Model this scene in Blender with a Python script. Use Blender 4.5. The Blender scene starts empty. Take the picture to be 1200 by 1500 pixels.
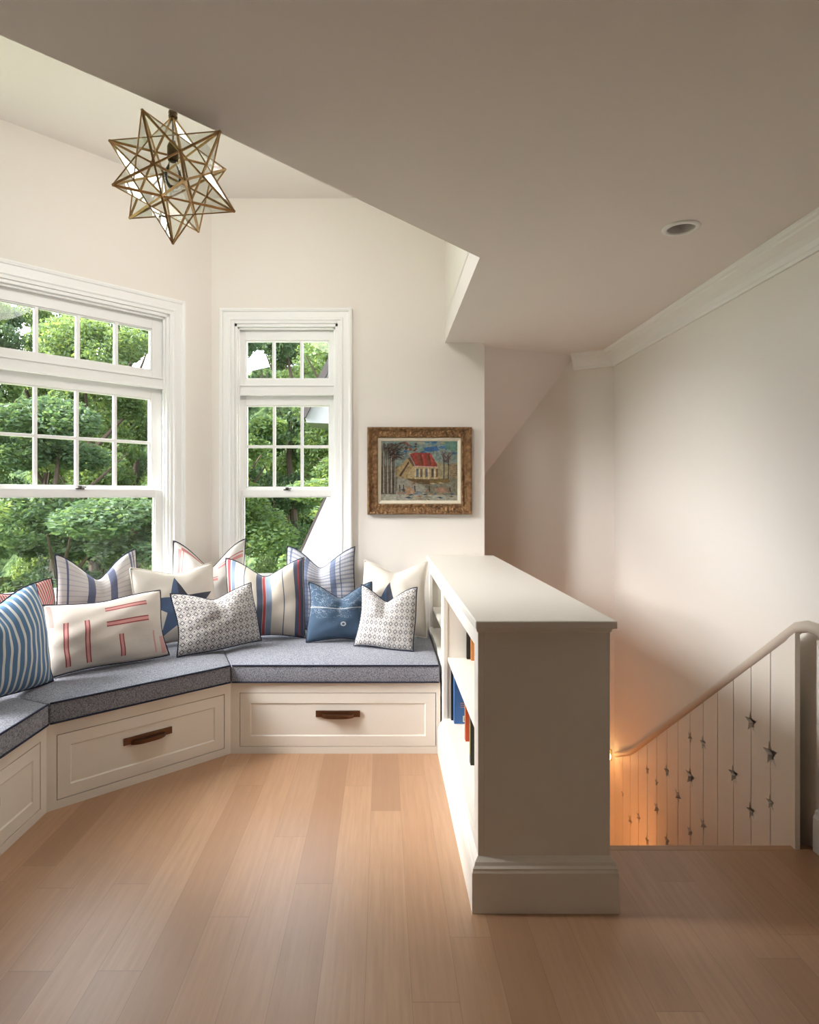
import bpy, bmesh, math, random
from mathutils import Vector, Matrix
random.seed(7)
S = bpy.context.scene
COL = S.collection
PI = math.pi

# ------------------------------------------------------------------ camera, world, exposure
cam_d = bpy.data.cameras.new('camera')
cam = bpy.data.objects.new('camera', cam_d); COL.objects.link(cam)
cam.location = (0, 0, 1.35); cam.rotation_euler = (PI/2, 0, 0)
cam_d.sensor_width = 36; cam_d.sensor_fit = 'AUTO'; cam_d.lens = 912/1500*36
cam_d.shift_x = 40/1500; cam_d.shift_y = -23/1500
cam_d.clip_start = .02; cam_d.clip_end = 300
S.camera = cam
S.view_settings.view_transform = 'Standard'; S.view_settings.look = 'None'
S.view_settings.gamma = 1; S.view_settings.use_curve_mapping = False
S.view_settings.exposure = 0.2
S.cycles.max_bounces = 10; S.cycles.diffuse_bounces = 6; S.cycles.transparent_max_bounces = 12
S.cycles.caustics_reflective = False; S.cycles.caustics_refractive = False
S.cycles.sample_clamp_indirect = 6
S.cycles.use_denoising = True

w = bpy.data.worlds.new('sky'); S.world = w; w.use_nodes = True
bg = w.node_tree.nodes['Background']
bg.inputs[0].default_value = (.84, .92, 1, 1); bg.inputs[1].default_value = 7.0

def light(name, kind, loc, rot, energy, color, **kw):
    d = bpy.data.lights.new(name, kind); d.energy = energy; d.color = color
    for k, v in kw.items(): setattr(d, k, v)
    o = bpy.data.objects.new(name, d); COL.objects.link(o); o.location = loc; o.rotation_euler = rot
    return o
# veiled bright sky around the sun, over the wood outside the bay: a very soft sun
def sun_dir(name, az, el, energy, col, ang):
    d = Vector((math.sin(math.radians(az))*math.cos(math.radians(el)), math.cos(math.radians(az))*math.cos(math.radians(el)), math.sin(math.radians(el))))
    return light(name, 'SUN', tuple(d*12), d.to_track_quat('Z', 'Y').to_euler(), energy, col, angle=math.radians(ang))
sun_dir('sun', -107, 33, 31, (1, .96, .95), 42)
# added fill light, unseen above the lowered ceiling, to brighten the bay
d_ = Vector((-.30, .55, -.80))
light('bay_fill_light', 'AREA', (-.52, 2.42, 3.05), d_.to_track_quat('-Z', 'Y').to_euler(), 17, (1, .96, .94), shape='DISK', size=.8)
# daylight entering each window of the bay, aimed down into the room as the open sky above the trees would
def window_light(name, x, y, z, yaw, wd, ht, energy, tilt=0):
    o = light(name, 'AREA', (x, y, z), (PI/2 - tilt, 0, yaw), energy, (.95, .98, 1), shape='RECTANGLE', size=wd, size_y=ht)
    o.data.cycles.is_portal = False
    return o
SKY_LIGHTS = []
# an area light looks along its local -Z: rotation (90deg,0,yaw) looks along +Y turned by yaw
window_light('daylight_portal', -.6475, 4.42, 1.65, PI, .8, 1.85, 1, 0).data.cycles.is_portal = True
window_light('daylight_portal', -1.741-.16, 3.61+.16, 1.65, PI+PI/4, 1.15, 1.85, 1, 0).data.cycles.is_portal = True
window_light('daylight_portal', -2.331-.22, 2.4, 2.0, -PI/2, 1.1, 2.5, 1, 0).data.cycles.is_portal = True

# ------------------------------------------------------------------ materials
def srgb(h):
    h = h.lstrip('#'); r = []
    for i in (0, 2, 4):
        c = int(h[i:i+2], 16)/255; r.append(c/12.92 if c <= .04045 else ((c+.055)/1.055)**2.4)
    return (*r, 1)
class NT:
    """small helper around a node tree"""
    def __init__(s, name, rough=.5, spec=.4):
        s.m = bpy.data.materials.new(name); s.m.use_nodes = True
        s.t = s.m.node_tree; s.b = s.t.nodes['Principled BSDF']
        s.b.inputs['Roughness'].default_value = rough
        s.b.inputs['Specular IOR Level'].default_value = spec
    def n(s, typ, **kw):
        nd = s.t.nodes.new(typ)
        for k, v in kw.items(): setattr(nd, k, v)
        return nd
    def set(s, sock, v):
        if isinstance(v, bpy.types.NodeSocket): s.t.links.new(v, sock)
        elif v is not None: sock.default_value = v
    def math(s, op, a, b=None, c=None, clamp=False):
        nd = s.n('ShaderNodeMath', operation=op); nd.use_clamp = clamp
        s.set(nd.inputs[0], a); s.set(nd.inputs[1], b); s.set(nd.inputs[2], c)
        return nd.outputs[0]
    def mix(s, f, a, b):
        nd = s.n('ShaderNodeMix', data_type='RGBA')
        s.set(nd.inputs[0], f); s.set(nd.inputs[6], a); s.set(nd.inputs[7], b)
        return nd.outputs[2]
    def uv(s):
        nd = s.n('ShaderNodeUVMap'); sp = s.n('ShaderNodeSeparateXYZ'); s.t.links.new(nd.outputs[0], sp.inputs[0])
        s.uvv = nd.outputs[0]
        return sp.outputs[0], sp.outputs[1]
    def obj(s):
        return s.n('ShaderNodeTexCoord').outputs['Object']
    def geo(s):
        return s.n('ShaderNodeNewGeometry').outputs['Position']
    def noise(s, vec, scale, detail=2, rough=.5, out=0):
        nd = s.n('ShaderNodeTexNoise'); s.set(nd.inputs['Vector'], vec)
        nd.inputs['Scale'].default_value = scale; nd.inputs['Detail'].default_value = detail
        nd.inputs['Roughness'].default_value = rough
        return nd.outputs[out]
    def mapv(s, vec, scale):
        nd = s.n('ShaderNodeMapping'); s.set(nd.inputs[0], vec); nd.inputs['Scale'].default_value = scale
        return nd.outputs[0]
    def bump(s, h, strength=.2, dist=.01):
        nd = s.n('ShaderNodeBump'); nd.inputs['Strength'].default_value = strength
        nd.inputs['Distance'].default_value = dist; s.set(nd.inputs['Height'], h)
        s.t.links.new(nd.outputs[0], s.b.inputs['Normal'])
    def color(s, c): s.set(s.b.inputs['Base Color'], c); return s
def flat(name, col, rough=.5, metal=0, spec=.4, var=0.0):
    N = NT(name, rough, spec); N.b.inputs['Metallic'].default_value = metal
    c = srgb(col) if isinstance(col, str) else (*col, 1)
    if var:
        f = N.noise(N.obj(), 40, 3)
        N.color(N.mix(f, tuple(x*(1-var) for x in c[:3])+(1,), tuple(min(1, x*(1+var)) for x in c[:3])+(1,)))
    else: N.color(c)
    return N.m
def paint(name, col, rough=.6, bump=.03):
    N = NT(name, rough, .3); p = N.geo()
    c = (*col, 1)
    N.color(N.mix(N.noise(p, 1.3, 2), tuple(x*.985 for x in col)+(1,), c))
    N.bump(N.noise(p, 260, 2), bump, .002)
    return N.m
M = {}
M['wall'] = paint('cream_wall_paint', (.81, .765, .71), .62)
M['ceil'] = paint('ceiling_paint', (.80, .75, .72), .8)
M['trim'] = paint('white_trim_paint', (.87, .865, .85), .35, .01)
M['case'] = paint('cabinet_paint', (.80, .765, .70), .38, .01)
M['panelpaint'] = paint('stair_panel_paint', (.80, .75, .68), .42, .01)
M['rail'] = paint('handrail_paint', (.58, .50, .42), .35, .01)
M['dark'] = flat('dark_gap', (.03, .02, .015), .9)
M['bronze'] = flat('bronze', (.115, .052, .025), .38, .7, .5, .25)
M['brass'] = flat('aged_brass', (.56, .37, .17), .42, .85, .5, .3)
M['brassd'] = flat('dark_brass', (.16, .11, .06), .4, .9, .5, .2)
M['piping'] = flat('navy_piping', (.02, .024, .045), .8, 0, .2)
M['pipewhite'] = flat('cream_piping', (.62, .57, .50), .85, 0, .2)
M['lock'] = flat('sash_lock_metal', (.08, .07, .06), .4, .8)

def floor_mat():
    N = NT('oak_planks', .38, .6)
    sp = N.n('ShaderNodeSeparateXYZ'); N.t.links.new(N.geo(), sp.inputs[0])
    X, Y = sp.outputs[0], sp.outputs[1]
    W = .127
    xs = N.math('DIVIDE', N.math('ADD', X, .047), W); row = N.math('FLOOR', xs); fx = N.math('FRACT', xs)
    wn = N.n('ShaderNodeTexWhiteNoise', noise_dimensions='1D'); N.set(wn.inputs['W'], row)
    ys = N.math('DIVIDE', N.math('ADD', Y, N.math('MULTIPLY', wn.outputs[0], 7.0)), 1.35)
    cell = N.math('FLOOR', ys); fy = N.math('FRACT', ys)
    cb = N.n('ShaderNodeCombineXYZ'); N.set(cb.inputs[0], row); N.set(cb.inputs[1], cell)
    w2 = N.n('ShaderNodeTexWhiteNoise', noise_dimensions='2D'); N.set(w2.inputs['Vector'], cb.outputs[0])
    rp = N.n('ShaderNodeValToRGB'); N.set(rp.inputs[0], w2.outputs[0])
    e = rp.color_ramp.elements
    e[0].position = 0; e[0].color = (.33, .185, .105, 1); e[1].position = 1; e[1].color = (.46, .285, .165, 1)
    for p, c in ((.3, (.36, .205, .115, 1)), (.6, (.42, .245, .14, 1)), (.8, (.38, .225, .135, 1))):
        q = rp.color_ramp.elements.new(p); q.color = c
    # grain stretched along the plank, shifted from plank to plank
    cb2 = N.n('ShaderNodeCombineXYZ'); N.set(cb2.inputs[0], N.math('ADD', N.math('MULTIPLY', X, 42), N.math('MULTIPLY', w2.outputs[0], 90)))
    N.set(cb2.inputs[1], N.math('MULTIPLY', Y, 1.6))
    g = N.noise(cb2.outputs[0], 1.6, 6, .62)
    cb3 = N.n('ShaderNodeCombineXYZ'); N.set(cb3.inputs[0], N.math('MULTIPLY', X, 210)); N.set(cb3.inputs[1], N.math('MULTIPLY', Y, 9))
    g2 = N.noise(cb3.outputs[0], 1.0, 3, .6)
    col = N.mix(N.math('MULTIPLY', N.math('SUBTRACT', g, .38, clamp=True), 1.5, clamp=True), rp.outputs[0], (.29, .165, .10, 1))
    col = N.mix(N.math('MULTIPLY', N.math('SUBTRACT', g2, .5, clamp=True), .9, clamp=True), col, (.24, .135, .085, 1))
    gap = N.math('MAXIMUM', N.math('GREATER_THAN', N.math('ABSOLUTE', N.math('SUBTRACT', fx, .5)), .4945),
                 N.math('GREATER_THAN', N.math('ABSOLUTE', N.math('SUBTRACT', fy, .5)), .4992))
    col = N.mix(N.math('MULTIPLY', gap, .5), col, (.14, .08, .05, 1))
    N.color(col)
    N.set(N.b.inputs['Roughness'], N.math('MULTIPLY_ADD', g, .10, .30))
    N.bump(N.math('SUBTRACT', N.math('MULTIPLY', g2, .25), gap), .12, .002)
    return N.m
M['floor'] = floor_mat()
def tread_mat():
    N = NT('stained_oak_nosing', .4, .4); sp = N.mapv(N.geo(), (2, 40, 10))
    N.color(N.mix(N.noise(sp, 1.5, 4), (.33, .19, .11, 1), (.42, .26, .155, 1))); return N.m
M['nosing'] = tread_mat()

def glass_mat(name, tint=(.96, .98, .97), refl=1.0):
    N = NT(name); t = N.t
    tr = N.n('ShaderNodeBsdfTransparent'); tr.inputs[0].default_value = (*tint, 1)
    gl = N.n('ShaderNodeBsdfGlossy'); gl.inputs['Roughness'].default_value = .02
    fr = N.n('ShaderNodeFresnel'); fr.inputs[0].default_value = 1.45
    mx = N.n('ShaderNodeMixShader')
    t.links.new(N.math('MULTIPLY', fr.outputs[0], refl), mx.inputs[0])
    t.links.new(tr.outputs[0], mx.inputs[1]); t.links.new(gl.outputs[0], mx.inputs[2])
    t.links.new(mx.outputs[0], t.nodes['Material Output'].inputs[0])
    return N.m
M['glass'] = glass_mat('window_glass'); M['starglass'] = glass_mat('star_glass', (.95, .97, .94), .3)

def cushion_mat():
    N = NT('blue_grey_tweed', .95, .1); p = N.geo()
    a = N.noise(p, 170, 3, .7); b = N.noise(p, 420, 1)
    f = N.math('MULTIPLY', N.math('SUBTRACT', N.math('ADD', a, N.math('MULTIPLY', b, .5)), .62, clamp=True), 4.2, clamp=True)
    N.color(N.mix(f, (.095, .10, .13, 1), (.30, .31, .355, 1)))
    N.bump(a, .35, .004); N.b.inputs['Sheen Weight'].default_value = .15
    return N.m
M['cushion'] = cushion_mat()

def fabric(name, base, builder, rough=.9):
    """cloth of a pillow: UV runs 0..1 over each face; builder paints the woven or printed pattern"""
    N = NT(name, rough, .15); u, v = N.uv()
    sc = N.mapv(N.uvv, (150, 150, 1))
    wv = N.noise(sc, 1.0, 2, .6)
    col = builder(N, u, v, base)
    col = N.mix(N.math('MULTIPLY', wv, .22), col, tuple(c*.72 for c in base[:3])+(1,)) if len(base) > 3 else col
    N.color(col); N.bump(N.math('ADD', wv, N.math('MULTIPLY', N.noise(N.uvv, 9, 3), 1.3)), .32, .006)
    N.b.inputs['Sheen Weight'].default_value = .1
    return N.m
def stripes_by(N, x, base, bands):
    """bands: (from, to, colour) along coordinate x"""
    rp = N.n('ShaderNodeValToRGB'); rp.color_ramp.interpolation = 'CONSTANT'; N.set(rp.inputs[0], x)
    pts = [(0, base)]
    for a, b, c in bands: pts += [(a, c), (b, base)]
    el = rp.color_ramp.elements
    el[0].position = 0; el[0].color = base; el[1].position = .9999; el[1].color = base
    for p, c in pts[1:]:
        q = el.new(min(p, .9995)); q.color = c
    return rp.outputs[0]
def rects(N, u, v, col, rs):
    for (u0, u1, v0, v1, c, amt) in rs:
        a = N.math('LESS_THAN', N.math('ABSOLUTE', N.math('SUBTRACT', u, (u0+u1)/2)), (u1-u0)/2)
        b = N.math('LESS_THAN', N.math('ABSOLUTE', N.math('SUBTRACT', v, (v0+v1)/2)), (v1-v0)/2)
        col = N.mix(N.math('MULTIPLY', N.math('MULTIPLY', a, b), amt), col, c)
    return col
def star_mask(N, u, v, cu, cv, R, asp=1.0, rot=0.0):
    x = N.math('MULTIPLY', N.math('SUBTRACT', u, cu), asp); y = N.math('SUBTRACT', v, cv)
    r = N.math('SQRT', N.math('ADD', N.math('MULTIPLY', x, x), N.math('MULTIPLY', y, y)))
    a = N.math('ADD', N.math('ARCTAN2', x, y), 10*PI + rot)
    am = N.math('ABSOLUTE', N.math('SUBTRACT', N.math('MODULO', N.math('ADD', a, PI/5), 2*PI/5), PI/5))
    px = N.math('MULTIPLY', r, N.math('COSINE', am)); py = N.math('MULTIPLY', r, N.math('SINE', am))
    ri = R*.40; bx, by = ri*math.cos(PI/5), ri*math.sin(PI/5)
    # inside when left of the line from the tip (R,0) to the notch (bx,by)
    t1 = N.math('MULTIPLY', N.math('SUBTRACT', px, R), by); t2 = N.math('MULTIPLY', py, bx-R)
    return N.math('GREATER_THAN', N.math('SUBTRACT', t2, t1), 0)
CREAM = (.60, .55, .485, 1); WHITE = (.64, .61, .57, 1); RED = (.42, .05, .06, 1); PINK = (.60, .21, .20, 1)
NAVY = (.014, .032, .085, 1); BLUE = (.085, .165, .29, 1); SLATE = (.11, .15, .23, 1)

M['pillow_blue_stripe'] = fabric('blue_ticking', (.09, .18, .31, 1), lambda N, u, v, b: N.mix(
    N.math('GREATER_THAN', N.math('FRACT', N.math('MULTIPLY', u, 15)), .66), b, (.66, .66, .62, 1)))
M['pillow_red_wide'] = fabric('red_wide_stripe', CREAM, lambda N, u, v, b: N.mix(
    N.math('GREATER_THAN', N.math('FRACT', N.math('MULTIPLY', u, 13)), .52), b, (.44, .045, .06, 1)))
M['pillow_red_thin'] = fabric('red_thin_stripe', CREAM, lambda N, u, v, b: N.mix(
    N.math('GREATER_THAN', N.math('FRACT', N.math('MULTIPLY', u, 30)), .42), b, (.47, .06, .08, 1)))
def dashes(N, u, v, b):
    R2 = (.26, .022, .035, 1); P2 = (.60, .22, .21, 1)
    rs = []
    def dash(u0, u1, v0, v1, vert):
        rs.append((u0, u1, v0, v1, P2, .85))
        if vert:
            w = (u1-u0)*.24
            rs.extend([(u0, u0+w, v0, v1, R2, 1), (u1-w, u1, v0, v1, R2, 1)])
        else:
            w = (v1-v0)*.24
            rs.extend([(u0, u1, v0, v0+w, R2, 1), (u0, u1, v1-w, v1, R2, 1)])
    dash(.125, .165, .08, .70, 1); dash(.285, .325, .08, .70, 1); dash(.555, .597, .10, .42, 1)
    dash(.46, .83, .555, .635, 0); dash(.46, .83, .80, .865, 0)
    rs.append((.02, .055, .66, .97, P2, .7)); rs.append((.865, .88, .08, .40, P2, .8)); rs.append((.93, .99, .05, .30, P2, .7))
    return rects(N, u, v, b, rs)
M['pillow_dash'] = fabric('cream_red_dash', (.62, .565, .51, 1), dashes)
def lines7(N, u, v, b):
    P2 = (.62, .20, .20, 1); rs = []
    for a, c in ((.06, .10), (.12, .135)): rs.append((a, c, .35, .93, P2, .8))
    rs += [(.10, .50, .93, .965, RED, .8), (.60, .97, .80, .84, P2, .9), (.60, .97, .86, .875, RED, .9),
           (.22, .60, .60, .64, P2, .9), (.22, .60, .655, .67, RED, .8), (.80, .84, .3, .75, P2, .8), (.2, .24, .1, .5, P2, .8)]
    return rects(N, u, v, b, rs)
M['pillow_lines'] = fabric('white_red_line', WHITE, lines7)
def blueback(N, u, v, b):
    sc = N.math('FRACT', N.math('MULTIPLY', v, 17))
    thin = N.math('MULTIPLY', N.math('GREATER_THAN', sc, .78), .55)
    col = N.mix(thin, b, (.30, .30, .36, 1))
    bands = stripes_by(N, u, (0, 0, 0, 1), [(.10, .125, (1, 1, 1, 1)), (.33, .42, (1, 1, 1, 1)), (.60, .685, (1, 1, 1, 1)), (.90, .925, (1, 1, 1, 1)), (.945, .96, (1, 1, 1, 1))])
    return N.mix(N.math('MULTIPLY', bands, .92), col, (.05, .075, .17, 1))
M['pillow_blue_band'] = fabric('grey_blue_banded', (.56, .52, .50, 1), blueback)
def plaid(N, u, v, b):
    thin = N.math('MULTIPLY', N.math('GREATER_THAN', N.math('FRACT', N.math('MULTIPLY', v, 19)), .62), .7)
    col = N.mix(thin, b, (.16, .19, .27, 1))
    thin2 = N.math('MULTIPLY', N.math('GREATER_THAN', N.math('FRACT', N.math('MULTIPLY', u, 25)), .86), .35)
    col = N.mix(thin2, col, (.25, .28, .36, 1))
    bands = stripes_by(N, u, (0, 0, 0, 1), [(.05, .075, (1, 1, 1, 1)), (.28, .34, (1, 1, 1, 1)), (.66, .74, (1, 1, 1, 1)), (.80, .815, (1, 1, 1, 1))])
    return N.mix(N.math('MULTIPLY', bands, .85), col, (.07, .11, .22, 1))
M['pillow_plaid'] = fabric('slate_plaid', (.50, .50, .54, 1), plaid)
def wide(N, u, v, b):
    D = (.04, .065, .12, 1); R = (.33, .03, .045, 1); L = (.16, .23, .34, 1)
    return stripes_by(N, u, b, [(.02, .06, R), (.075, .125, L), (.245, .257, D), (.40, .47, D), (.475, .51, R), (.515, .58, L), (.72, .732, D), (.87, .915, D), (.915, .94, R), (.94, .985, D)])
M['pillow_wide_stripe'] = fabric('cream_navy_red_stripe', (.56, .51, .44, 1), wide)
def starp(cu, cv, R, rot=0):
    def f(N, u, v, b):
        m = star_mask(N, u, v, cu, cv, R, 1.0, rot)
        x = N.math('SUBTRACT', u, cu)
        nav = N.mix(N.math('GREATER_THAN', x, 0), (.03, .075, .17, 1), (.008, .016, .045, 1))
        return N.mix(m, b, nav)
    return f
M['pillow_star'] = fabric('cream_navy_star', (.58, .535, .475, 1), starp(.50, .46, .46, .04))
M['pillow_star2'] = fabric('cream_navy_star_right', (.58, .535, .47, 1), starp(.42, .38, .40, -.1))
def diamonds(ku, kv):
    def f(N, u, v, b):
        a = N.math('ABSOLUTE', N.math('SUBTRACT', N.math('FRACT', N.math('MULTIPLY', u, ku)), .5))
        c = N.math('ABSOLUTE', N.math('SUBTRACT', N.math('FRACT', N.math('MULTIPLY', v, kv)), .5))
        d = N.math('ADD', a, c)
        ring = N.math('LESS_THAN', N.math('ABSOLUTE', N.math('SUBTRACT', d, .30)), .10)
        dot = N.math('GREATER_THAN', d, .86)
        zz = N.math('LESS_THAN', N.math('ABSOLUTE', N.math('SUBTRACT', d, .56)), .05)
        return N.mix(N.math('MULTIPLY', N.math('MAXIMUM', N.math('MAXIMUM', ring, dot), N.math('MULTIPLY', zz, .7)), .92), b, (.06, .06, .08, 1))
    return f
M['pillow_diamond'] = fabric('grey_diamond_print', (.56, .535, .51, 1), diamonds(12, 9))
def chart(N, u, v, b):
    n1 = N.noise(N.uvv, 5.5, 4, .6)
    l = N.math('LESS_THAN', N.math('ABSOLUTE', N.math('SUBTRACT', n1, .52)), .006)
    l2 = N.math('LESS_THAN', N.math('ABSOLUTE', N.math('SUBTRACT', N.noise(N.uvv, 3.1, 3, .6), .47)), .004)
    up = N.math('GREATER_THAN', v, .38)
    col = N.mix(N.math('MULTIPLY', N.math('MAXIMUM', l, l2), N.math('MULTIPLY', up, .45)), b, (.45, .50, .56, 1))
    spk = N.math('MULTIPLY', N.math('GREATER_THAN', N.noise(N.mapv(N.uvv, (60, 60, 1)), 1, 2), .68), N.math('MULTIPLY', N.math('GREATER_THAN', n1, .58), .35))
    col = N.mix(spk, col, (.4, .45, .52, 1))
    col = rects(N, u, v, col, [(.0, 1, .565, .58, (.62, .64, .64, 1), .75)])
    x = N.math('SUBTRACT', u, .56); y = N.math('SUBTRACT', v, .27)
    r = N.math('SQRT', N.math('ADD', N.math('MULTIPLY', x, x), N.math('MULTIPLY', y, y)))
    ring = N.math('LESS_THAN', N.math('ABSOLUTE', N.math('SUBTRACT', r, .030)), .011)
    return N.mix(N.math('MULTIPLY', ring, .8), col, (.6, .62, .62, 1))
M['pillow_chart'] = fabric('navy_chart_print', (.050, .085, .135, 1), chart)

# ------------------------------------------------------------------ mesh helpers
def obj(name, bm, mat=None, parent=None, smooth=False, bevel=0, mats=None, seg=2):
    me = bpy.data.meshes.new(name)
    bmesh.ops.remove_doubles(bm, verts=bm.verts, dist=1e-6) if False else None
    bmesh.ops.recalc_face_normals(bm, faces=bm.faces)
    bm.to_mesh(me); bm.free()
    for m in (mats or ([mat] if mat else [])): me.materials.append(m)
    if smooth:
        for p in me.polygons: p.use_smooth = True
    o = bpy.data.objects.new(name, me); COL.objects.link(o)
    if parent: o.parent = parent
    if bevel:
        b = o.modifiers.new('bevel', 'BEVEL'); b.width = bevel; b.segments = seg; b.limit_method = 'ANGLE'; b.angle_limit = .6
        b.harden_normals = False
    return o
def bx(bm, x0, x1, y0, y1, z0, z1, Mx=None):
    vs = [bm.verts.new((x, y, z)) for z in (z0, z1) for x, y in ((x0, y0), (x1, y0), (x1, y1), (x0, y1))]
    if Mx: [setattr(v, 'co', Mx @ v.co) for v in vs]
    for f in ((0, 3, 2, 1), (4, 5, 6, 7), (0, 1, 5, 4), (1, 2, 6, 5), (2, 3, 7, 6), (3, 0, 4, 7)):
        bm.faces.new([vs[i] for i in f])
    return vs
def box(name, x0, x1, y0, y1, z0, z1, mat, parent=None, bevel=0, Mx=None):
    bm = bmesh.new(); bx(bm, x0, x1, y0, y1, z0, z1, Mx); return obj(name, bm, mat, parent, bevel=bevel)
def prism(bm, pts, z0, z1, Mx=None):
    lo = [bm.verts.new((x, y, z0)) for x, y in pts]; hi = [bm.verts.new((x, y, z1)) for x, y in pts]
    if Mx:
        for v in lo+hi: v.co = Mx @ v.co
    n = len(pts)
    bm.faces.new(lo[::-1]); bm.faces.new(hi)
    for i in range(n): bm.faces.new((lo[i], lo[(i+1) % n], hi[(i+1) % n], hi[i]))
def tube(bm, pts, r, seg=8, closed=False, flatten=None):
    pts = [Vector(p) for p in pts]; n = len(pts); rings = []
    up = Vector((0, 0, 1)); prev = None
    for i, p in enumerate(pts):
        if closed: d = pts[(i+1) % n]-pts[i-1]
        else: d = pts[min(i+1, n-1)]-pts[max(i-1, 0)]
        d.normalize()
        if prev is None:
            a = d.cross(up)
            if a.length < .05: a = d.cross(Vector((1, 0, 0)))
        else: a = prev - d*prev.dot(d)
        a.normalize(); prev = a; b = d.cross(a)
        ra = r if not callable(r) else r(i/(n-1))
        rings.append([bm.verts.new(p+a*math.cos(t)*ra+b*math.sin(t)*ra) for t in [2*PI*k/seg for k in range(seg)]])
    m = n if closed else n-1
    for i in range(m):
        A, B = rings[i], rings[(i+1) % n]
        for k in range(seg): bm.faces.new((A[k], A[(k+1) % seg], B[(k+1) % seg], B[k]))
    if not closed: bm.faces.new(rings[0][::-1]); bm.faces.new(rings[-1])
def lathe(bm, prof, Mx=Matrix(), seg=32, closed=False):
    rings = [[bm.verts.new(Mx @ Vector((r*math.cos(2*PI*k/seg), r*math.sin(2*PI*k/seg), z))) for k in range(seg)] for r, z in prof]
    n = len(rings)
    for i in range(n if closed else n-1):
        A, B = rings[i], rings[(i+1) % n]
        for k in range(seg): bm.faces.new((A[k], A[(k+1) % seg], B[(k+1) % seg], B[k]))
def sweep(bm, path, prof, Mx=None, close=True):
    """sweep a closed profile (list of (out, z)) along a plan polyline with mitres; 'out' is to the left of travel"""
    P = [Vector((x, y)) for x, y in path]; n = len(P); rings = []
    for i in range(n):
        if i == 0: d = (P[1]-P[0]).normalized(); nrm = Vector((-d.y, d.x)); k = 1
        elif i == n-1: d = (P[-1]-P[-2]).normalized(); nrm = Vector((-d.y, d.x)); k = 1
        else:
            d1 = (P[i]-P[i-1]).normalized(); d2 = (P[i+1]-P[i]).normalized()
            n1 = Vector((-d1.y, d1.x)); n2 = Vector((-d2.y, d2.x)); nrm = (n1+n2).normalized(); k = 1/max(.2, nrm.dot(n1))
        rings.append([bm.verts.new((P[i].x+nrm.x*o*k, P[i].y+nrm.y*o*k, z)) for o, z in prof])
    if Mx:
        for r in rings:
            for v in r: v.co = Mx @ v.co
    m = len(prof)
    for i in range(n-1):
        for k in range(m): bm.faces.new((rings[i][k], rings[i][(k+1) % m], rings[i+1][(k+1) % m], rings[i+1][k]))
    bm.faces.new(rings[0][::-1]); bm.faces.new(rings[-1])
def frame_sweep(bm, x0, x1, z0, z1, prof, Mx=None):
    """picture-frame moulding in the local XZ plane; prof: (inward distance from outer edge, y)"""
    rings = []
    for cx, cz, sx, sz in ((x0, z0, 1, 1), (x1, z0, -1, 1), (x1, z1, -1, -1), (x0, z1, 1, -1)):
        rings.append([bm.verts.new((cx+sx*d, y, cz+sz*d)) for d, y in prof])
    if Mx:
        for r in rings:
            for v in r: v.co = Mx @ v.co
    m = len(prof)
    for i in range(4):
        for k in range(m): bm.faces.new((rings[i][k], rings[i][(k+1) % m], rings[(i+1) % 4][(k+1) % m], rings[(i+1) % 4][k]))
def structure(o): o['kind'] = 'structure'; return o
def tag(o, label, cat, group=None):
    o['label'] = label; o['category'] = cat
    if group: o['group'] = group
    return o
def empty(name, loc, rz=0, label=None, cat=None, group=None):
    o = bpy.data.objects.new(name, None); COL.objects.link(o); o.location = loc; o.rotation_euler = (0, 0, rz)
    o.empty_display_size = .05
    if label: tag(o, label, cat, group)
    return o
def frame_at(p, ang):
    """local x along the wall, local y outward (away from the room), z up"""
    return Matrix.Translation((p[0], p[1], 0)) @ Matrix.Rotation(ang, 4, 'Z')

# ------------------------------------------------------------------ room shell
ZC, ZH, TH = 2.385, 3.36, .14
C1 = (-1.151, 4.2); C2 = (-2.331, 3.02)
WL = math.hypot(C1[0]-C2[0], C1[1]-C2[1])
F_back = frame_at(C1, 0); F_ang = frame_at(C2, PI/4); F_left = frame_at((-2.331, -3.0), PI/2)
def wall(name, F, L, z0, z1, opening=None, ext=(0, 0), th=TH, mat=None):
    bm = bmesh.new(); a, b = -ext[0], L+ext[1]
    if opening:
        s0, s1, w0, w1 = opening
        bx(bm, a, s0, 0, th, z0, z1, F); bx(bm, s1, b, 0, th, z0, z1, F)
        bx(bm, s0, s1, 0, th, z0, w0, F); bx(bm, s0, s1, 0, th, w1, z1, F)
    else: bx(bm, a, b, 0, th, z0, z1, F)
    return structure(obj(name, bm, mat or M['wall']))
WZ0, WZ1 = .755, 2.515
OB = (.155, .852, WZ0, WZ1)
OA = (.300, 1.368, WZ0, WZ1)
OL = (3.0+2.12, 3.0+2.863, WZ0, 3.15)  # assumed side window out of view, head raised so sunlight reaches the floor
wall('wall_back', F_back, 1.841, -3, ZH+.1, OB, (0, 0))
wall('wall_window', F_ang, WL, -3, ZH+.1, OA, (0, 0))
wall('wall_left', F_left, 6.02, -3, ZH+.1, OL, (0, 0))
wall('wall_front', frame_at((1.8, -3.0), PI), 4.3, -3, ZH+.1)
def fill_corner(name, p, a0, a1):
    bm = bmesh.new(); p = Vector((p[0], p[1]))
    prism(bm, [(p.x, p.y), (p.x+math.cos(a0)*TH, p.y+math.sin(a0)*TH), (p.x+math.cos((a0+a1)/2)*TH*1.09, p.y+math.sin((a0+a1)/2)*TH*1.09), (p.x+math.cos(a1)*TH, p.y+math.sin(a1)*TH)], -3, ZH+.1)
    return structure(obj(name, bm, M['wall']))
fill_corner('wall_corner_right', C1, PI/2, 3*PI/4); fill_corner('wall_corner_left', C2, 3*PI/4, PI)
structure(box('wall_right', 1.66, 1.80, -3.0, 4.45, -3, 2.55, M['wall']))
W2o = Vector((1.66, 4.45)); W2d = Vector((-math.cos(PI/6), math.sin(PI/6)))
F_w2 = frame_at((1.66, 4.45), PI-PI/6)
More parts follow.
